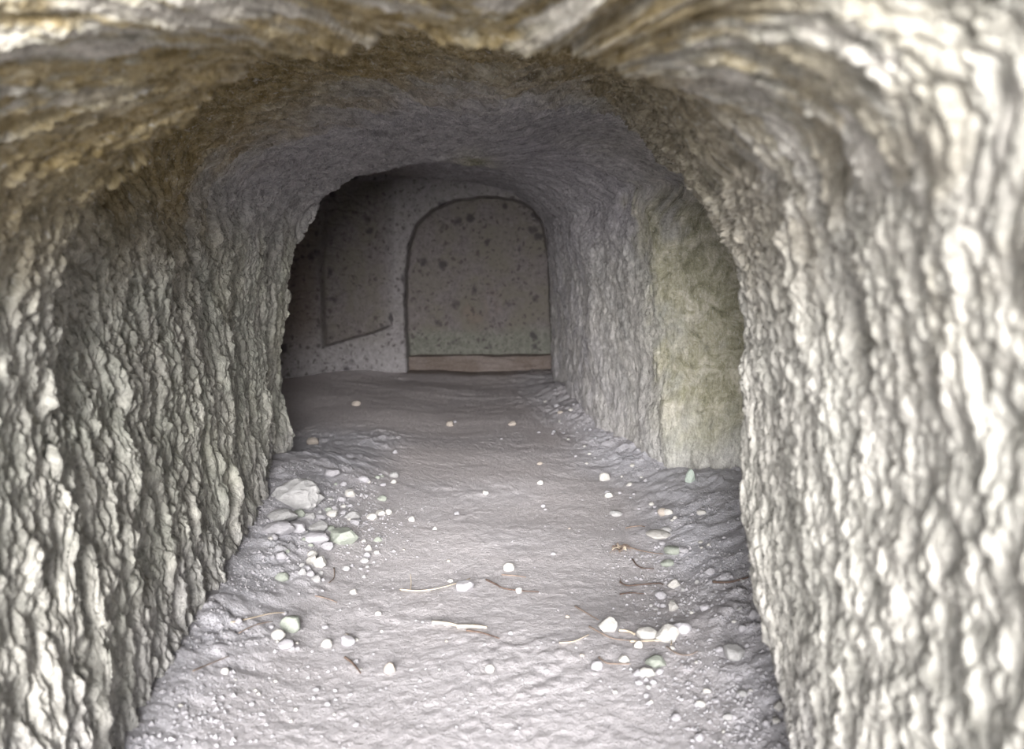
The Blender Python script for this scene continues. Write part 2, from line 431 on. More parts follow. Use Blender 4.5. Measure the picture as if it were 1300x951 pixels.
def flakes(u, v, su, sv, seed, warp=0.35):
    """rounded, tilted flakes with cracks between them, one unit high"""
    wu = u / su + warp * fbm(u / su * 0.9, v / sv * 0.9, 3, seed + 5)
    wv = v / sv + warp * fbm(u / su * 0.9 + 31, v / sv * 0.9, 3, seed + 9)
    f1, f2, r, ox, oy = cells(wu, wv, seed)
    crack = ss(0.0, 0.30, f2 - f1)
    return crack * (0.45 + 0.55 * r + 0.35 * oy * (1 if True else 0) + 0.25 * (r - 0.5) * ox)

def strata(u, v, L, a, b, A, seed):
    """broken plates: each rises slowly towards the back of the passage and ends in a sharp step, breaking up along its length"""
    ph = v / L + A * fbm(u * a, v * b, 5, seed, 0.62)
    k = np.floor(ph); f = ph - k
    m = 0.30 + 0.70 * ss(-0.35, 0.45, vn(u * a * 0.9 + k * 7.31, k * 3.7, seed + 3))
    return (ss(0.0, 0.45, f) * 0.75 + 0.25 * f - ss(0.86, 1.0, f)) * m

grain = fbm(u * 9, v * 38, 4, 241, 0.6)               # streaks that run down the near right wall
big = flakes(u, v, 0.21, 0.10, 11, 0.75)
med = flakes(u, v, 0.095, 0.045, 23, 0.8)
fine = flakes(u, v, 0.040, 0.018, 37, 0.7)
st1 = strata(u, v, 0.085, 5.0, 6.0, 1.1, 141)
st2 = strata(u, v, 0.036, 9.0, 9.0, 1.3, 151)
st3 = strata(u, v, 0.019, 17.0, 15.0, 1.3, 161)
low = fbm(u * 2.2, v * 2.2, 3, 41)
mid = fbm(u * 7, v * 9, 4, 43, 0.6)
fr = fbm(u * 60, v * 60, 3, 47)
ledge = ss(0.0, 0.22, fbm(u * 1.3, v * 5.0, 3, 61, 0.55))             # broken ribs that run round the passage
green_z = ss(3.42, 3.75, Y) * (1 - ss(4.05, 4.2, Y)) * right * ss(0.52, 0.64, s)
smoothz = np.maximum(green_z, right * ss(4.05, 4.3, Y) * 0.70)
deep = ss(4.6, 5.4, Y)
near = 1 - ss(1.2, 2.2, Y)
near2 = ss(0.3, 0.4, s) * (1 - ss(1.1, 1.7, Y))
rn = np.maximum(right * (1 - ss(1.9, 2.5, Y)), near2)
k1 = (1 - 0.85 * smoothz) * (1 - 0.5 * deep) * (1 - 0.55 * rn) * (1 - 0.25 * near)
k2 = (1 - 0.60 * smoothz) * (1 - 0.3 * deep)
disp = k1 * (0.022 * (st1 - 0.4) * (1 - 0.75 * right) * (1 - 0.3 * near) + 0.010 * (big - 0.4) * (1 + 0.2 * near * (1 - right) - 0.3 * right) + 0.018 * mid)
disp += k2 * (0.0075 * (st3 - 0.4) + 0.013 * (st2 - 0.4) * (1 - 0.6 * rn) + 0.006 * (med - 0.4) * (1 - 0.55 * rn)) + 0.006 * (fine - 0.4) + 0.004 * fr
disp += smoothz * 0.05 * fbm(u * 3.5, v * 3.5, 5, 207, 0.55) + 0.010 * rn * grain + 0.010 * rn * fbm(u * 22, v * 30, 3, 251, 0.6)
disp += 0.026 * low * (1 - .6 * green_z) * (1 - 0.4 * near) + 0.022 * ledge * (1 - smoothz) * (0.4 + 0.6 * ss(0.8, 1.3, Z))
# hollow in the right wall and the bulging foot stones of the left pier
disp -= 0.055 * np.exp(-((Z - 1.02) / 0.07) ** 2 - ((Y - 1.18 - 0.25 * (Z - 1.02) + 0.02 * mid) / 0.024) ** 2) * right
disp -= 0.03 * np.exp(-((Z - 1.0) / 0.04) ** 2 - ((Y - 1.62) / 0.03) ** 2) * right
foot = np.exp(-((Z - 0.16) / 0.14) ** 2 - ((Y - 4.28) / 0.14) ** 2) * left
disp += 0.035 * foot
P2 = P + Nn * disp[..., None]

# where stains sit; parts of the pale tone stand in for light
n_a = fbm(u * 3, v * 3, 4, 71); n_b = fbm(u * 7, v * 7, 4, 77)
ochre = ss(0.92, 1.34, Z + 0.12 * n_a) * (1 - ss(2.2, 3.1, Y + 0.4 * n_b - 0.15 * np.abs(X))) * ss(0.5, 1.0, Y)
ochre *= 1 - 0.5 * ss(0.15, 0.42, X)
n_c = fbm(u * 11, v * 20, 4, 79, 0.6)
ochre *= 1 - 0.75 * (1 - ss(1.2, 1.5, Y + 0.2 * n_a)) * ss(-0.15, 0.25, n_c + 0.4 * n_a)
green_m = ss(3.2, 3.6, Y) * (1 - ss(4.06, 4.30, Y + 0.30 * n_b + 0.25 * n_a)) * right * ss(0.55, 0.66, s + 0.05 * n_a)
green = green_m * (0.25 + 0.75 * ss(-0.35, 0.15, n_a + 0.35 * n_b + 0.12)) * ss(0.05, 0.5, Z + 0.15 * n_b) * (1 - 0.75 * ss(1.25, 1.5, Z)) * 0.92
moss = np.exp(-((X + 0.22) / 0.12) ** 2 - ((Y - 5.0) / 0.30) ** 2) * ss(1.3, 1.5, Z)
green = np.maximum(green, 0.9 * moss)
green = np.maximum(green, 0.30 * left * ss(2.2, 3.0, Y) * (1 - ss(4.4, 4.7, Y)) * ss(0, .4, n_a) * (1 - ss(1.1, 1.3, Z)))
dust = (1 - ss(0.06, 0.40, Z + 0.22 * n_b)) * 0.5
violet = ss(0.95, 1.45, Z) * ss(2.3, 3.2, Y) * 0.85 + 0.4 * deep + 0.5 * right * ss(4.1, 4.4, Y)
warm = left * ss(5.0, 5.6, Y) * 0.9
pale = np.maximum(0.58 * right * (1 - ss(2.3, 3.1, Y + 0.3 * n_a)) * (1 - 0.55 * ss(1.0, 1.5, Z)),
                  0.3 * left * (1 - ss(1.6, 2.2, Y)) * (1 - ss(0.35, 0.8, Z + 0.1 * n_a)))
pale = np.maximum(pale, 0.95 * (1 - ss(1.1, 1.6, Y)) * ss(0.05, 0.3, n_c) * ss(1.0, 1.25, Z))  # pale blotches on the near ceiling, painted in as bright highlights
pale = np.maximum(pale, 0.45 * right * ss(4.05, 4.3, Y) * (1 - ss(0.7, 1.4, Z)) * ss(-0.4, 0.3, n_b))  # far right wall painted lighter low down, for the light it catches
stain = np.stack([ochre, green, dust], -1); tone = np.stack([violet, warm, pale], -1)

c1, c2 = int(NS * 0.335), int(NS * 0.665)
for nm, a, b in (('wall_left', 0, c1), ('ceiling', c1, c2), ('wall_right', c2, NS - 1)):
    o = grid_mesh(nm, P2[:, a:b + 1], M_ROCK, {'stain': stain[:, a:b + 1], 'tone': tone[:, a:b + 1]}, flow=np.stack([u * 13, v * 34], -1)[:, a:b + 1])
    o['kind'] = 'structure'
    o['label'] = {'wall_left': 'flaky grey rock wall on the left of the passage', 'ceiling': 'rough vaulted rock ceiling with ochre lichen near the mouth',
                  'wall_right': 'pale lumpy rock wall on the right of the passage'}[nm]

# ------------------------------------------------------------------ back wall with arched doorway recess and sunk panel
def sd_poly(x, z, poly):
    """signed distance to a closed polygon, negative inside"""
    d = np.full(x.shape, 1e9); inside = np.zeros(x.shape, bool)
    n = len(poly)
    for i in range(n):
        x1, z1 = poly[i]; x2, z2 = poly[(i + 1) % n]
        ex, ez = x2 - x1, z2 - z1
        t = np.clip(((x - x1) * ex + (z - z1) * ez) / (ex * ex + ez * ez), 0, 1)
        d = np.minimum(d, np.hypot(x - x1 - t * ex, z - z1 - t * ez))
        c = (z1 > z) != (z2 > z)
        with np.errstate(divide='ignore', invalid='ignore'):
            inside ^= c & (x < (x2 - x1) * (z - z1) / (z2 - z1) + x1)
    return np.where(inside, -d, d)

BD = 7.55
def on_back(pts, d=BD):
    return [(W(px, py, d)[0], W(px, py, d)[2]) for px, py in pts]
door_poly = on_back([(521, 500), (519, 470), (513, 410), (513, 350), (517, 315), (527, 287), (547, 266), (580, 253), (618, 249), (652, 252), (676, 265), (690, 288), (697, 330), (703, 480), (703, 500)])
panel_poly = on_back([(424, 434), (422, 340), (427, 255), (432, 232), (500, 228), (500, 412), (480, 420)])
bx = np.linspace(-2.6, 0.75, 520); bz = np.linspace(-0.2, 2.1, 360)
XX, ZZ = np.meshgrid(bx, bz)
wob = 0.012 * fbm(XX * 9, ZZ * 9, 3, 81)
sd_d = sd_poly(XX, ZZ, door_poly) + wob
sd_p = sd_poly(XX, ZZ, panel_poly) + wob
yy = BD - 0.9 * ss(-0.95, -2.3, XX) * 1.0 - 0.05 * ss(-0.9, -1.5, XX)
yy = yy + 0.03 * fbm(XX * 2.5, ZZ * 2.5, 3, 83) + 0.008 * fbm(XX * 14, ZZ * 14, 3, 85)
yy = yy - 0.012 * flakes(XX, ZZ, 0.12, 0.09, 87) * ss(-0.7, -1.6, XX)
inside = 1 - ss(-0.006, 0.010, sd_d)
panel = (1 - ss(-0.01, 0.012, sd_p)) * (1 - ss(-1.18, -1.0, XX))
yy = yy + 0.11 * panel
yy = yy - 0.10 * ss(0.35, -0.05, ZZ) * (1 - inside)           # flared foot
niche = BD + 0.24 + 0.025 * fbm(XX * 3, ZZ * 3, 4, 91) + 0.006 * fbm(XX * 22, ZZ * 22, 2, 93)
patch = np.exp(-(((XX + .26) / .24) ** 2 + ((ZZ - .62 - .3 * (XX + .26)) / .19) ** 2)) * (0.75 + 0.7 * fbm(XX * 5, ZZ * 5, 4, 97, 0.6))
niche = niche - 0.02 * ss(0.3, 0.6, patch)
yy = yy * (1 - inside) + niche * inside
greenb = inside * ss(0.46, 0.30, ZZ + 0.05 * fbm(XX * 6, ZZ * 6, 3, 95)) * 0.85
earth = np.maximum(inside * ss(0.20, 0.15, ZZ), 0.35 * inside * ss(0.3, 0.6, patch))
earth = np.maximum(earth, 0.5 * ss(-1.55, -1.7, XX))
dustb = (1 - inside) * (1 - panel) * np.maximum(ss(-1.45, -1.2, XX) * 0.5, ss(0.6, 0.15, ZZ) * 0.8)
wb = grid_mesh('wall_back', np.stack([XX, yy, ZZ], -1), M_BACK, {'stain': np.stack([earth, greenb, dustb], -1)})
wb['kind'] = 'structure'
wb['label'] = 'pitted back wall with an arched recess and a sunk panel'

# ------------------------------------------------------------------ floor
fy = [0.25]
while fy[-1] < 8.4: fy.append(fy[-1] + max(0.0055, min(0.018, 0.0040 * fy[-1] * (0.6 + 0.25 * fy[-1]))))
fy = np.array(fy)
fxn = 540
def frow(y): return np.linspace(-1.35 - 0.95 * ss(4.0, 4.9, np.float32(y)), 1.3 - 0.6 * ss(4.2, 5.5, np.float32(y)), fxn)
FX = np.array([frow(y) for y in fy]); FY = np.repeat(fy[:, None], fxn, 1)
base_h = floor_h(FX, FY)
xr_edge = np.where(FY < 4.0, 0.82, 0.75 - 0.14 * (FY - 4.0))
rub = np.maximum(ss(-0.50, -0.85, FX) * (1 - ss(4.8, 5.5, FY)), ss(-0.45, -0.10, FX - xr_edge))
rub = np.clip(rub + 0.25 * vn(FX * 3, FY * 3, 4), 0, 1)
wx, wy = FX + .02 * fbm(FX * 9, FY * 9, 3, 2), FY + .02 * fbm(FX * 9 + 7, FY * 9, 3, 3)
f1, f2, r1, _, _ = cells(wx / 0.045, wy / 0.045, 7)
clod = np.sqrt(np.clip(1 - (f1 / 0.62) ** 2, 0, 1)) * (r1 > 0.45) * r1
f1b, f2b, r2, _, _ = cells(wx / 0.018, wy / 0.018, 9)
grit = np.sqrt(np.clip(1 - (f1b / 0.6) ** 2, 0, 1)) * (r2 > 0.5) * r2
rip = fbm(FX * 6, FY * 17, 4, 13)
fh = base_h + 0.018 * clod * rub * ss(-0.1, 0.3, fbm(FX * 4, FY * 4, 2, 17)) + 0.006 * grit * (0.2 + 0.8 * rub) * ss(-0.3, 0.3, fbm(FX * 7, FY * 7, 2, 18)) + 0.0022 * rip + 0.0026 * fbm(FX * 42, FY * 46, 3, 15, 0.6) + 0.006 * ss(5, 6.5, FY) * fbm(FX * 9, FY * 12, 3, 16)
fh += 0.015 * rub * fbm(FX * 12, FY * 14, 3, 19)
brown = ss(3.4, 5.5, FY + 0.6 * fbm(FX * 2, FY * 2, 3, 21)) * (1 - rub * 0.8) * 0.8  # pinkish tone paler than the near floor, painted to lift the dim far end
earthf = ss(7.3, 7.5, FY) * ss(-1.0, -0.9, FX)
dustf = np.maximum(rub * 0.75, (1 - ss(2.2, 3.6, FY)) * 0.2) * (1 - 0.6 * ss(4.3, 6, FY))
fl = grid_mesh('floor', np.stack([FX, FY, fh], -1), M_FLOOR, {'stain': np.stack([brown, earthf, dustf], -1)}, flip=False)
fl['kind'] = 'structure'
fl['label'] = 'dusty trodden earth floor of the passage'
# earth bench along the foot of the doorway recess
ex = np.linspace(-1.02, 0.42, 160); et = np.linspace(0, 1, 40)
EX, ET = np.meshgrid(ex, et)
fn = 0.02 * fbm(EX * 3, ET * 2, 3, 25)
EY = BD + 0.02 + 0.16 * np.clip(ET / 0.7, 0, 1) * 0.55 + 0.4 * np.clip((ET - 0.7) / 0.3, 0, 1) + fn
EZ = -0.02 + 0.20 * ss(0, 0.7, ET) + 0.016 * fbm(EX * 5, ET * 9, 4, 27, 0.6)
EY = EY + 0.02 * fbm(EX * 4, ET * 22, 3, 28, 0.6)
eb = grid_mesh('earth_ledge', np.stack([EX, EY, EZ], -1), M_FLOOR, {'stain': np.stack([0 * EX, 1 + 0 * EX, 0 * EX], -1)})
eb.parent = fl
# trodden ground outside the mouth
gx = np.linspace(-7, 7, 90); gy = np.linspace(-9, 0.32, 70)
GX, GY = np.meshgrid(gx, gy)
GZ = floor_h(GX, GY) - 0.012 + 0.02 * fbm(GX * 2, GY * 2, 3, 29)
g = grid_mesh('ground', np.stack([GX, GY, GZ], -1), M_FLOOR, {'stain': np.stack([0 * GX + .3, 0 * GX, 0 * GX + .3], -1)})
g['kind'] = 'structure'

def top_at(x, y):
    """height of the built floor surface"""
    i = int(np.clip(np.searchsorted(fy, y), 0, len(fy) - 1))
    r = FX[i]
    j = int(np.clip(round((x - r[0]) / (r[-1] - r[0]) * (fxn - 1)), 0, fxn - 1))
    i0, i1, j0, j1 = max(0, i - 1), i + 2, max(0, j - 1), j + 2
    return float(fh[i0:i1, j0:j1].mean())

def floor_at(px, py):
    """where the view through this point meets the floor"""
    lo, hi = 0.5, 9.0
    for _ in range(40):
        m = 0.5 * (lo + hi)
        x, y, z = W(px, py, m)
        if z > float(floor_h(x, y)) + 0.004: lo = m
        else: hi = m
    x, y, z = W(px, py, lo)
    return x, y, top_at(x, y)

# ------------------------------------------------------------------ loose stones
import bmesh
from mathutils import noise as mnoise
def stone_mesh(name, seed, mat, round_=0.5, sub=3, cuts=14):
    """a broken stone one unit across: a ball cut by random planes, its faces then roughened"""
    r = random.Random(seed)
    bm = bmesh.new()
    bmesh.ops.create_icosphere(bm, subdivisions=sub, radius=0.5)
    pl = []
    for _ in range(cuts):
        n = Vector((r.gauss(0, 1), r.gauss(0, 1), r.gauss(0, 1))).normalized()
        pl.append((n, r.uniform(0.27 + 0.14 * round_, 0.40 + 0.09 * round_)))
    for vtx in bm.verts:
        p = vtx.co.copy()
        for n, c in pl:
            d = p.dot(n) - c
            if d > 0: p -= n * d * (1 - 0.25 * round_)
        if sub > 3: p += Vector(mnoise.noise_vector(p * 3.1)) * 0.10 + Vector(mnoise.noise_vector(p * 9)) * 0.035
        vtx.co = p
    co = np.array([tuple(vx.co) for vx in bm.verts])
    if sub > 1:
        k = 0.018 * fbm(co[:, 0] * 7 + seed, co[:, 1] * 7 + co[:, 2] * 5, 3, seed) + 0.012 * fbm(co[:, 0] * 19, co[:, 2] * 19 + co[:, 1] * 13, 2, seed + 1)
        for vx, kk in zip(bm.verts, k): vx.co *= 1 + 2 * kk
    me = bpy.data.meshes.new(name)
    bm.to_mesh(me); bm.free()
    me.materials.append(mat)
    return me

protos = {}
def stone_proto(seed, tint, round_, sub):
    key = (seed, tint, round_, sub)
    if key not in protos: protos[key] = stone_mesh('stone', seed, M_STONE[tint], round_, sub)
    return protos[key]

def stone(px, py, w, h, tint, label, name='stone', group='stones lying on the passage floor', seed=None, round_=0.4, sub=3, deep=None, rz=None, sink=0.22, tilt=0.25):
    """a stone whose foot is seen at (px, py + h/2), w wide and h high in the view"""
    x, y, z = floor_at(px, py + h * 0.42)
    k = y / F_PX
    sx, sz = w * k, h * k * 0.92
    sy = (deep if deep else 0.85) * sx
    sd = seed if seed is not None else random.randint(0, 11)
    o = bpy.data.objects.new(name, stone_proto(sd, tint, round_, sub))
    o.scale = (sx / 0.86, sy / 0.86, sz / 0.80)
    o.location = (x, y + sy * 0.35, z + sz * (0.5 - sink))
    o.rotation_euler = (random.uniform(-tilt, tilt) * .5, random.uniform(-tilt, tilt) * .5, random.uniform(-.35, .35) if rz is None else rz)
    COL.objects.link(o)
    o['label'] = label; o['category'] = 'stone'
    if group: o['group'] = group
    return o

LS = 'stones in the rubble at the left'
RS_ = 'stones in the rubble at the right'
FS = 'stones lying on the trodden floor'
# (px, py, w, h, tint, seed, roundness, group, label)
named = [
    (372, 622, 56, 40, 'grey', 3, 1.0, LS, 'large dust-covered boulder at the foot of the dark left pier'),
    (435, 680, 40, 24, 'green', 5, .1, LS, 'flat pale green angular slab on the floor beside the left rubble'),
    (404, 714, 20, 16, 'white', 7, .0, LS, 'small white pointed stone in front of the flat green slab'),
    (355, 656, 36, 17, 'grey', 2, .5, LS, 'grey slab half buried below the large dusty boulder'),
    (374, 668, 26, 14, 'lilac', 9, .5, LS, 'dusty oblong stone right of the half-buried grey slab'),
    (402, 668, 24, 15, 'grey', 4, .3, LS, 'grey angular stone left of the flat green slab'),
    (398, 685, 34, 14, 'lilac', 1, .5, LS, 'long dusty stone below the grey angular stone in the left rubble'),
    (392, 655, 15, 9, 'grey', 6, .4, LS, 'small grey stone at the lower right edge of the large boulder'),
    (419, 599, 21, 12, 'lilac', 8, .5, LS, 'pale stone topmost in the rubble under the dark gap'),
    (421, 652, 16, 9, 'white', 10, .3, LS, 'small whitish stone above the flat green slab, middle of three'),
    (446, 654, 20, 10, 'grey', 0, .4, LS, 'small greyish stone above the right end of the flat green slab'),
    (472, 655, 14, 9, 'white', 3, .4, LS, 'pale tan-white pebble left in the row of three right of the rubble'),
    (483, 650, 13, 8, 'white', 5, .5, LS, 'pale pebble in the middle of the row of three right of the rubble'),
    (493, 649, 9, 8, 'white', 2, .5, LS, 'pale pebble at the right end of the row of three right of the rubble'),
    (522, 658, 9, 8, 'white', 6, .4, FS, 'small white pebble standing alone right of the row of three'),
    (396, 560, 14, 10, 'tan', 1, .8, FS, 'tan rounded pebble by the dark gap, far left of the floor'),
    (414, 692, 18, 10, 'lilac', 11, .4, LS, 'dusty stone just below the left end of the flat green slab'),
    (350, 672, 40, 16, 'lilac', 7, .6, LS, 'broad dusty lump at the foot of the left wall'),
    (367, 790, 25, 22, 'green', 9, .7, FS, 'rounded pale green stone, largest of the front left cluster'),
    (352, 806, 16, 13, 'white', 2, .9, FS, 'small round white stone left of the pale green one'),
    (361, 818, 19, 10, 'lilac', 4, .8, FS, 'flat pale stone below the rounded pale green one'),
    (414, 815, 13, 11, 'white', 0, .8, FS, 'round pale pebble right of the front left cluster'),
    (440, 812, 18, 12, 'lilac', 8, .6, FS, 'half-buried pale pebble right of the round one, front left'),
    (285, 851, 9, 9, 'white', 3, .6, FS, 'white pebble near the foot of the left wall, front left'),
    (448, 750, 9, 7, 'white', 6, .5, FS, 'small white pebble between left rubble and floor centre'),
    (646, 719, 13, 11, 'white', 1, .8, FS, 'round white pebble in the middle of the floor'),
    (659, 748, 9, 8, 'white', 10, .3, FS, 'small white pebble on the curved dark twig'),
    (590, 743, 24, 13, 'lilac', 5, .5, FS, 'half-buried pale stone at the end of the thin pale twig'),
    (494, 847, 13, 14, 'tan', 7, .7, FS, 'tan pebble at the bottom left of the floor centre'),
    (622, 847, 11, 11, 'white', 2, .8, FS, 'round white pebble at the bottom of the floor centre'),
    (772, 793, 26, 22, 'white', 4, .1, FS, 'white blocky stone, left of the front right trio'),
    (822, 804, 25, 13, 'white', 8, .9, FS, 'white oval stone, middle of the front right trio'),
    (850, 804, 34, 21, 'white', 7, .0, FS, 'white pyramid-shaped stone, right of the front right trio'),
    (868, 797, 22, 14, 'lilac', 3, .4, RS_, 'dusty stone behind the white pyramid-shaped stone'),
    (834, 840, 26, 15, 'green', 6, .4, RS_, 'pale green flat stone below the front right trio'),
    (822, 853, 19, 12, 'white', 1, .5, RS_, 'white stone below the pale green flat stone'),
    (758, 843, 14, 13, 'lilac', 9, .9, FS, 'round greyish pebble below the white blocky stone'),
    (793, 836, 13, 9, 'white', 0, .6, FS, 'small white pebble left of the pale green flat stone'),
    (811, 817, 11, 10, 'white', 11, .5, FS, 'small white pebble under the white oval stone'),
    (936, 826, 30, 18, 'grey', 5, .3, RS_, 'grey slab embedded in the rubble by the right wall'),
    (838, 678, 32, 9, 'white', 2, .6, RS_, 'long flat white stone in the right rubble'),
    (842, 648, 13, 10, 'tan', 10, .5, RS_, 'pinkish stone at the edge of the right rubble'),
    (855, 699, 22, 11, 'green', 8, .7, RS_, 'rounded greenish stone below the long flat white one'),
    (848, 715, 16, 9, 'green', 4, .7, RS_, 'second rounded greenish stone, nearer than the first'),
    (844, 714, 10, 8, 'white', 6, .6, RS_, 'small white pebble beside the nearer greenish stone'),
    (783, 651, 15, 7, 'grey', 3, .6, FS, 'greyish flat pebble left of the pinkish stone'),
    (877, 604, 13, 19, 'mint', 7, .2, RS_, 'pale mint-green stone leaning on the foot of the green wall'),
    (768, 605, 13, 12, 'white', 1, .3, RS_, 'pale stone at the foot of the far right wall'),
    (773, 627, 10, 8, 'white', 9, .4, RS_, 'small pale stone in front of the far right wall foot'),
    (857, 741, 18, 11, 'white', 0, .1, RS_, 'white angular stone beyond the front right trio, upper of two'),
    (856, 768, 14, 13, 'white', 5, .1, RS_, 'white angular stone beyond the front right trio, lower of two'),
    (840, 755, 16, 9, 'lilac', 2, .4, RS_, 'dusty stone left between the two white angular ones'),
    (650, 537, 10, 7, 'tan', 4, .5, FS, 'small tan pebble far up the right of the floor'),
    (571, 537, 9, 8, 'tan', 6, .6, FS, 'small tan pebble far up the middle of the floor'),
    (616, 625, 8, 7, 'white', 8, .4, FS, 'small pale pebble halfway up the floor'),
    (686, 612, 8, 6, 'white', 11, .4, FS, 'small white pebble halfway up the right of the floor'),
    (452, 511, 11, 8, 'tan', 3, .4, FS, 'reddish-tan stone at the foot of the far left wall'),
]
for px, py, w, h, tint, sd, rd, grp, lab in named:
    stone(px, py, w, h, tint, lab, 'boulder' if w > 50 else 'stone', grp, sd, rd, 4 if w > 50 else 3, sink=0.38 if w > 50 else 0.22)

# small pebbles: built one by one, those of one stretch of floor share a label
from mathutils import noise as mnoise
zones = [
    (75, lambda: (random.uniform(305, 500), random.uniform(596, 735)), lambda x, y: x > 362 - (y - 600) * 0.40 and x + (y - 600) * 0.25 < 505 and not (335 < x < 400 and y < 648), (5, 18), ('lilac', 'grey', 'lilac', 'white', 'green'), 'small pebble in the rubble at the foot of the left wall', 'pebbles in the left rubble'),
    (45, lambda: (random.uniform(225, 460), random.uniform(745, 930)), lambda x, y: x > 300 - (y - 720) * 0.55, (4, 10), ('lilac', 'white', 'lilac'), 'small pebble on the dusty ground, front left', 'pebbles on the ground at the front left'),
    (85, lambda: (random.uniform(780, 1030), random.uniform(640, 940)), lambda x, y: x < 950 + (y - 660) * 0.28 and x > 815 + 20 * math.sin(y * .05), (5, 16), ('lilac', 'white', 'lilac', 'lilac', 'grey'), 'small pebble in the rubble at the foot of the right wall', 'pebbles in the right rubble'),
    (40, lambda: (random.uniform(640, 900), random.uniform(490, 650)), lambda x, y: -30 < y - (487 + (x - 697) * 0.86) < 75 and y > 500, (3.5, 8), ('lilac', 'white', 'lilac'), 'small pebble at the foot of the far right wall', 'pebbles at the far right wall'),
    (45, lambda: (random.uniform(420, 820), random.uniform(520, 930)), lambda x, y: random.random() < (y - 440) / 480, (3.5, 8), ('white', 'lilac', 'tan', 'lilac'), 'small pebble scattered on the trodden floor', 'pebbles scattered on the trodden floor'),
]
for n, gen, ok, (a_, b_), tints, lab, grp in zones:
    c = 0
    while c < n:
        x, y = gen()
        if not ok(x, y): continue
        w = a_ + (b_ - a_) * random.random() ** 2.2
        tint = random.choice(tints)
        word = {'lilac': 'greyish', 'grey': 'greyish', 'white': 'whitish', 'green': 'greenish', 'tan': 'tan'}[tint]
        stone(x, y, w, w * random.uniform(.55, .85), tint, lab.replace('small', 'small ' + word), 'pebble', grp, random.randint(0, 7), random.choice((.3, .7)), 2, sink=0.28)
        c += 1

# grit too small to pick apart: one object per side
def gravel(n, pts, size, tint, spread):
    base = np.array([(1, 0, 0), (-1, 0, 0), (0, 1, 0), (0, -1, 0), (0, 0, 1), (0, 0, -1)], float)
    tri = np.array([(0, 2, 4), (2, 1, 4), (1, 3, 4), (3, 0, 4), (2, 0, 5), (1, 2, 5), (3, 1, 5), (0, 3, 5)])
    V, F = [], []
    while len(V) < n:
        ax, ay, bx_, by_, wd = pts[int(rng.integers(len(pts)))]
        t = rng.random()
        x = ax + (bx_ - ax) * t + rng.normal() * wd; y = ay + (by_ - ay) * t + rng.normal() * wd * 0.8
        i = int(np.clip(np.searchsorted(fy, y), 0, len(fy) - 1))
        if not (FX[i][0] < x < FX[i][-1]): continue
        if vn(np.array([x * 6.0]), np.array([y * 6.0]), 33)[0] < rng.random() * 1.2 - 0.9: continue
        z = top_at(x, y)
        r = size * (0.35 + 0.65 * rng.random() ** 3)
        an = rng.random() * 6.28
        b = base * (0.6 + 0.8 * rng.random((6, 1))) * r
        b[:, 2] *= 0.6
        ca, sa = math.cos(an), math.sin(an)
        b[:, :2] = b[:, :2] @ np.array([[ca, sa], [-sa, ca]])
        V.append(b + (x, y, z + r * 0.1)); F.append(tri + 6 * (len(V) - 1))
    me = bpy.data.meshes.new('gravel')
    me.from_pydata(np.concatenate(V).tolist(), [], np.concatenate(F).tolist())
    me.materials.append(M_STONE[tint])
    o = bpy.data.objects.new('gravel', me); COL.objects.link(o)
    o.parent = fl
    o['kind'] = 'stuff'

gravel(2600, [(-1.0, 3.9, -.85, 2.8, .13), (-.85, 2.8, -.72, 1.8, .10), (-.85, 3.9, -.7, 3.2, .16)], 0.010, 'lilac', 0)
gravel(3800, [(.80, 3.6, .70, 2.2, .11), (.70, 2.2, .58, 1.8, .10), (.60, 3.2, .50, 2.0, .10), (.70, 4.1, .36, 6.0, .09)], 0.009, 'lilac', 0)
gravel(700, [(-.6, 2.0, .5, 2.2, .25), (-.4, 3.0, .3, 3.6, .4)], 0.006, 'lilac', 0)

# ------------------------------------------------------------------ twigs, stalks and a dry plant tuft
def tube(name, pts, r0, r1, mat, parent=None):
    """a thin tapering stick along points, six-sided, with uneven thickness"""
    P_ = [Vector(p) for p in pts]
    fine_ = []
    for i in range(len(P_) - 1):
        p0, p1, p2, p3 = P_[max(i - 1, 0)], P_[i], P_[i + 1], P_[min(i + 2, len(P_) - 1)]
        for k in range(6):
            f = k / 6
            fine_.append(0.5 * (2 * p1 + (p2 - p0) * f + (2 * p0 - 5 * p1 + 4 * p2 - p3) * f * f + (3 * p1 - p0 - 3 * p2 + p3) * f ** 3))
    fine_.append(P_[-1])
    bm = bmesh.new(); prev = None
    for i, p in enumerate(fine_):
        t = i / (len(fine_) - 1)
        tan = (fine_[min(i + 1, len(fine_) - 1)] - fine_[max(i - 1, 0)]).normalized()
        a = tan.cross(Vector((0, 0, 1)));  a = a.normalized() if a.length > 1e-4 else Vector((1, 0, 0))
        b = tan.cross(a)
        r = (r0 + (r1 - r0) * t) * random.uniform(.85, 1.15)
        rg = [bm.verts.new(p + (a * math.cos(q * math.pi / 3) + b * math.sin(q * math.pi / 3)) * r) for q in range(6)]
        if prev:
            for q in range(6): bm.faces.new((prev[q], prev[(q + 1) % 6], rg[(q + 1) % 6], rg[q]))
        else: bm.faces.new(rg[::-1])
        prev = rg
    bm.faces.new(prev)
    me = bpy.data.meshes.new(name); bm.to_mesh(me); bm.free()
    me.materials.append(mat)
    for f in me.polygons: f.use_smooth = True
    o = bpy.data.objects.new(name, me); COL.objects.link(o)
    if parent: o.parent = parent
    return o

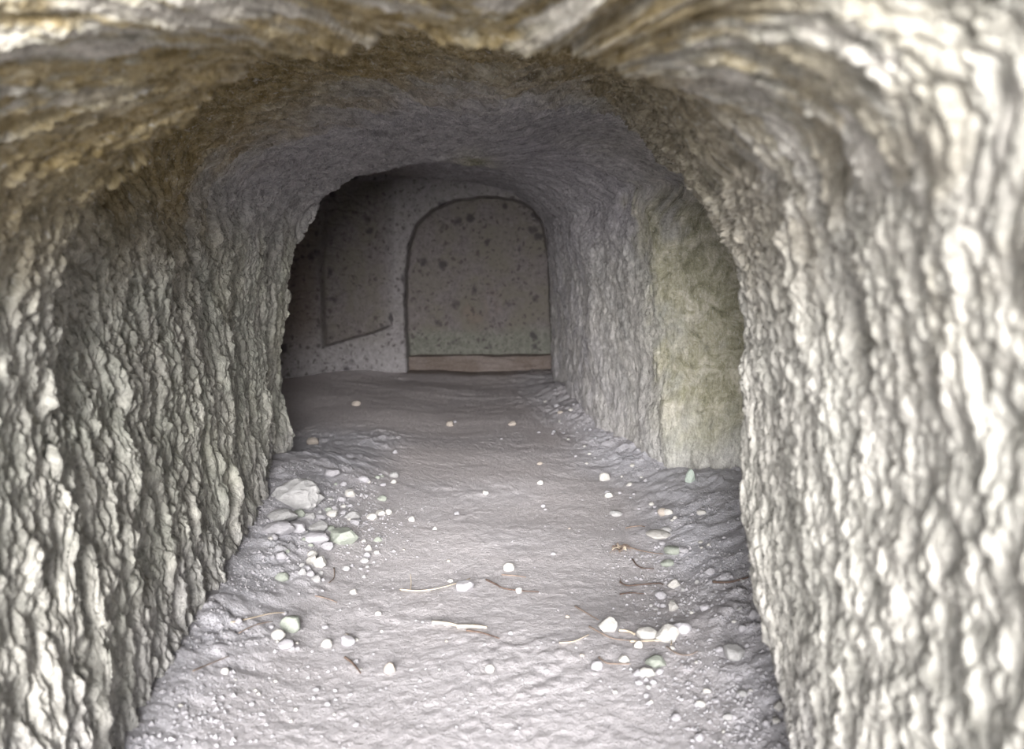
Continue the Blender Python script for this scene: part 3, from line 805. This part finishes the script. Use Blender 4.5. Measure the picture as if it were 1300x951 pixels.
def twig(pp, r, tint, label, lift=None, taper=.5, name='twig', shoots=()):
    r *= 0.85
    pts = []
    for i, (px, py) in enumerate(pp):
        x, y, z = floor_at(px, py)
        pts.append((x, y, z + r * 0.9 + 0.003 + (lift[i] if lift else 0)))
    o = tube(name, pts, r, r * taper, M_TWIG[tint])
    o['label'] = label; o['category'] = 'twig'; o['group'] = 'twigs and stalks on the floor'
    for sp in shoots:
        q = []
        for (px, py, l) in sp:
            x, y, z = floor_at(px, py); q.append((x, y, z + r * 0.7 + 0.003 + l))
        tube('side_shoot', q, r * .6, r * .3, M_TWIG[tint], o)
    return o

twig([(549, 792), (566, 793), (585, 796)], .0065, 'pale', 'pale bare stick on the floor centre, left of a broken pair', taper=.7)
twig([(580, 797), (600, 797), (618, 799)], .0075, 'pale', 'pale bare stick on the floor centre, right of a broken pair', taper=.6)
twig([(592, 801), (612, 804), (634, 812)], .0035, 'dark', 'thin dark twig lying below the pair of pale sticks')
twig([(508, 749), (530, 751), (552, 748), (575, 743), (597, 735)], .0032, 'straw', 'thin pale twig leading to the half-buried stone', shoots=[[(521, 750, 0), (522, 744, .01), (521, 738, .025)]])
twig([(617, 737), (630, 743), (640, 748), (662, 750), (684, 752)], .0038, 'dark', 'curved dark twig under the small white pebble')
twig([(637, 730), (655, 732), (668, 734)], .003, 'brown', 'short brown twig above the curved dark twig')
twig([(438, 836), (447, 843), (453, 850), (458, 856)], .0042, 'dark', 'short curved dark twig at the bottom left of the floor')
twig([(293, 792), (320, 785), (345, 780), (362, 776)], .0026, 'straw', 'long dry stalk above the front left stones', taper=.6)
twig([(303, 803), (325, 796), (346, 790)], .0022, 'brown', 'second dry stalk just in front of the long one, front left')
twig([(245, 853), (270, 841), (291, 835)], .0022, 'brown', 'thin brown stalk near the left wall foot')
twig([(424, 722), (424, 734), (417, 742)], .0028, 'brown', 'small hooked brown twig in front of the white pointed stone')
twig([(400, 758), (416, 761), (428, 766)], .0028, 'brown', 'short brown twig between the left rubble and the floor')
twig([(796, 694), (812, 699), (829, 703), (842, 705)], .003, 'brown', 'slender brown twig beside the dry plant tuft')
twig([(803, 711), (808, 718), (816, 722), (830, 723)], .0035, 'dark', 'bent dark twig below the dry plant tuft')
twig([(787, 739), (796, 744), (812, 743), (836, 741), (842, 743)], .0036, 'dark', 'long dark twig pointing to the white angular stones', shoots=[[(789, 741, 0), (787, 737, .01)]])
twig([(787, 755), (800, 753), (818, 754)], .003, 'dark', 'short dark twig below the long dark one, right of centre')
twig([(730, 770), (745, 779), (760, 788)], .003, 'brown', 'brown twig leading to the white blocky stone, upper of two')
twig([(748, 796), (762, 804), (778, 811), (800, 814)], .003, 'brown', 'brown twig passing below the white blocky stone')
twig([(800, 815), (825, 814), (850, 813), (852, 821)], .0035, 'straw', 'straw-coloured stalk below the white pyramid-shaped stone')
twig([(786, 801), (798, 802), (806, 806)], .0045, 'straw', 'short straw bit between the blocky and the oval stone', taper=.8)
twig([(846, 822), (858, 831), (873, 833), (886, 829)], .0025, 'brown', 'bowed brown stalk right of the front right trio')
twig([(760, 836), (770, 842), (784, 843), (800, 843)], .003, 'brown', 'brown stalk beside the round greyish pebble')
twig([(794, 671), (803, 669), (812, 668), (819, 669)], .0036, 'brown', 'brown root end pointing at the long flat white stone')
twig([(905, 742), (925, 740), (950, 737)], .005, 'dark', 'dark root end at the foot of the right wall')
twig([(710, 818), (728, 816), (748, 806)], .0025, 'straw', 'faint straw left of the white blocky stone')

x, y, z = floor_at(787, 699)
tuft = bpy.data.objects.new('dry_plant_tuft', None); COL.objects.link(tuft)
tuft.location = (x, y, z)
tuft['label'] = 'dry brown withered plant tuft on the floor, right of centre'; tuft['category'] = 'plant'
for i in range(9):
    a = i / 9 * 6.28 + random.uniform(-.3, .3); L = random.uniform(.025, .055); up = random.uniform(.012, .03)
    o = tube('stem', [(0, 0, .002), (math.cos(a) * L * .4, math.sin(a) * L * .4, up), (math.cos(a) * L, math.sin(a) * L, up * random.uniform(.2, .9))], .002, .0009, M_TWIG['brown'], tuft)
for i in range(6):
    a = i / 6 * 6.28 + .4; L = random.uniform(.025, .045)
    bm = bmesh.new(); rows_ = []
    for k in range(5):
        t = k / 4; wd = .011 * math.sin(math.pi * (t * .85 + .1)); zz = .004 + .016 * math.sin(t * 2.6)
        c = Vector((math.cos(a) * L * t, math.sin(a) * L * t, zz)); sdv = Vector((-math.sin(a), math.cos(a), .3)) * wd
        rows_.append((bm.verts.new(c - sdv), bm.verts.new(c + Vector((0, 0, -.003))), bm.verts.new(c + sdv)))
    for k in range(4):
        for q in range(2): bm.faces.new((rows_[k][q], rows_[k][q + 1], rows_[k + 1][q + 1], rows_[k + 1][q]))
    me = bpy.data.meshes.new('leaf'); bm.to_mesh(me); bm.free(); me.materials.append(M_TWIG['straw' if i % 2 else 'brown'])
    o = bpy.data.objects.new('leaf', me); COL.objects.link(o); o.parent = tuft
    sm = o.modifiers.new('thickness', 'SOLIDIFY'); sm.thickness = .001
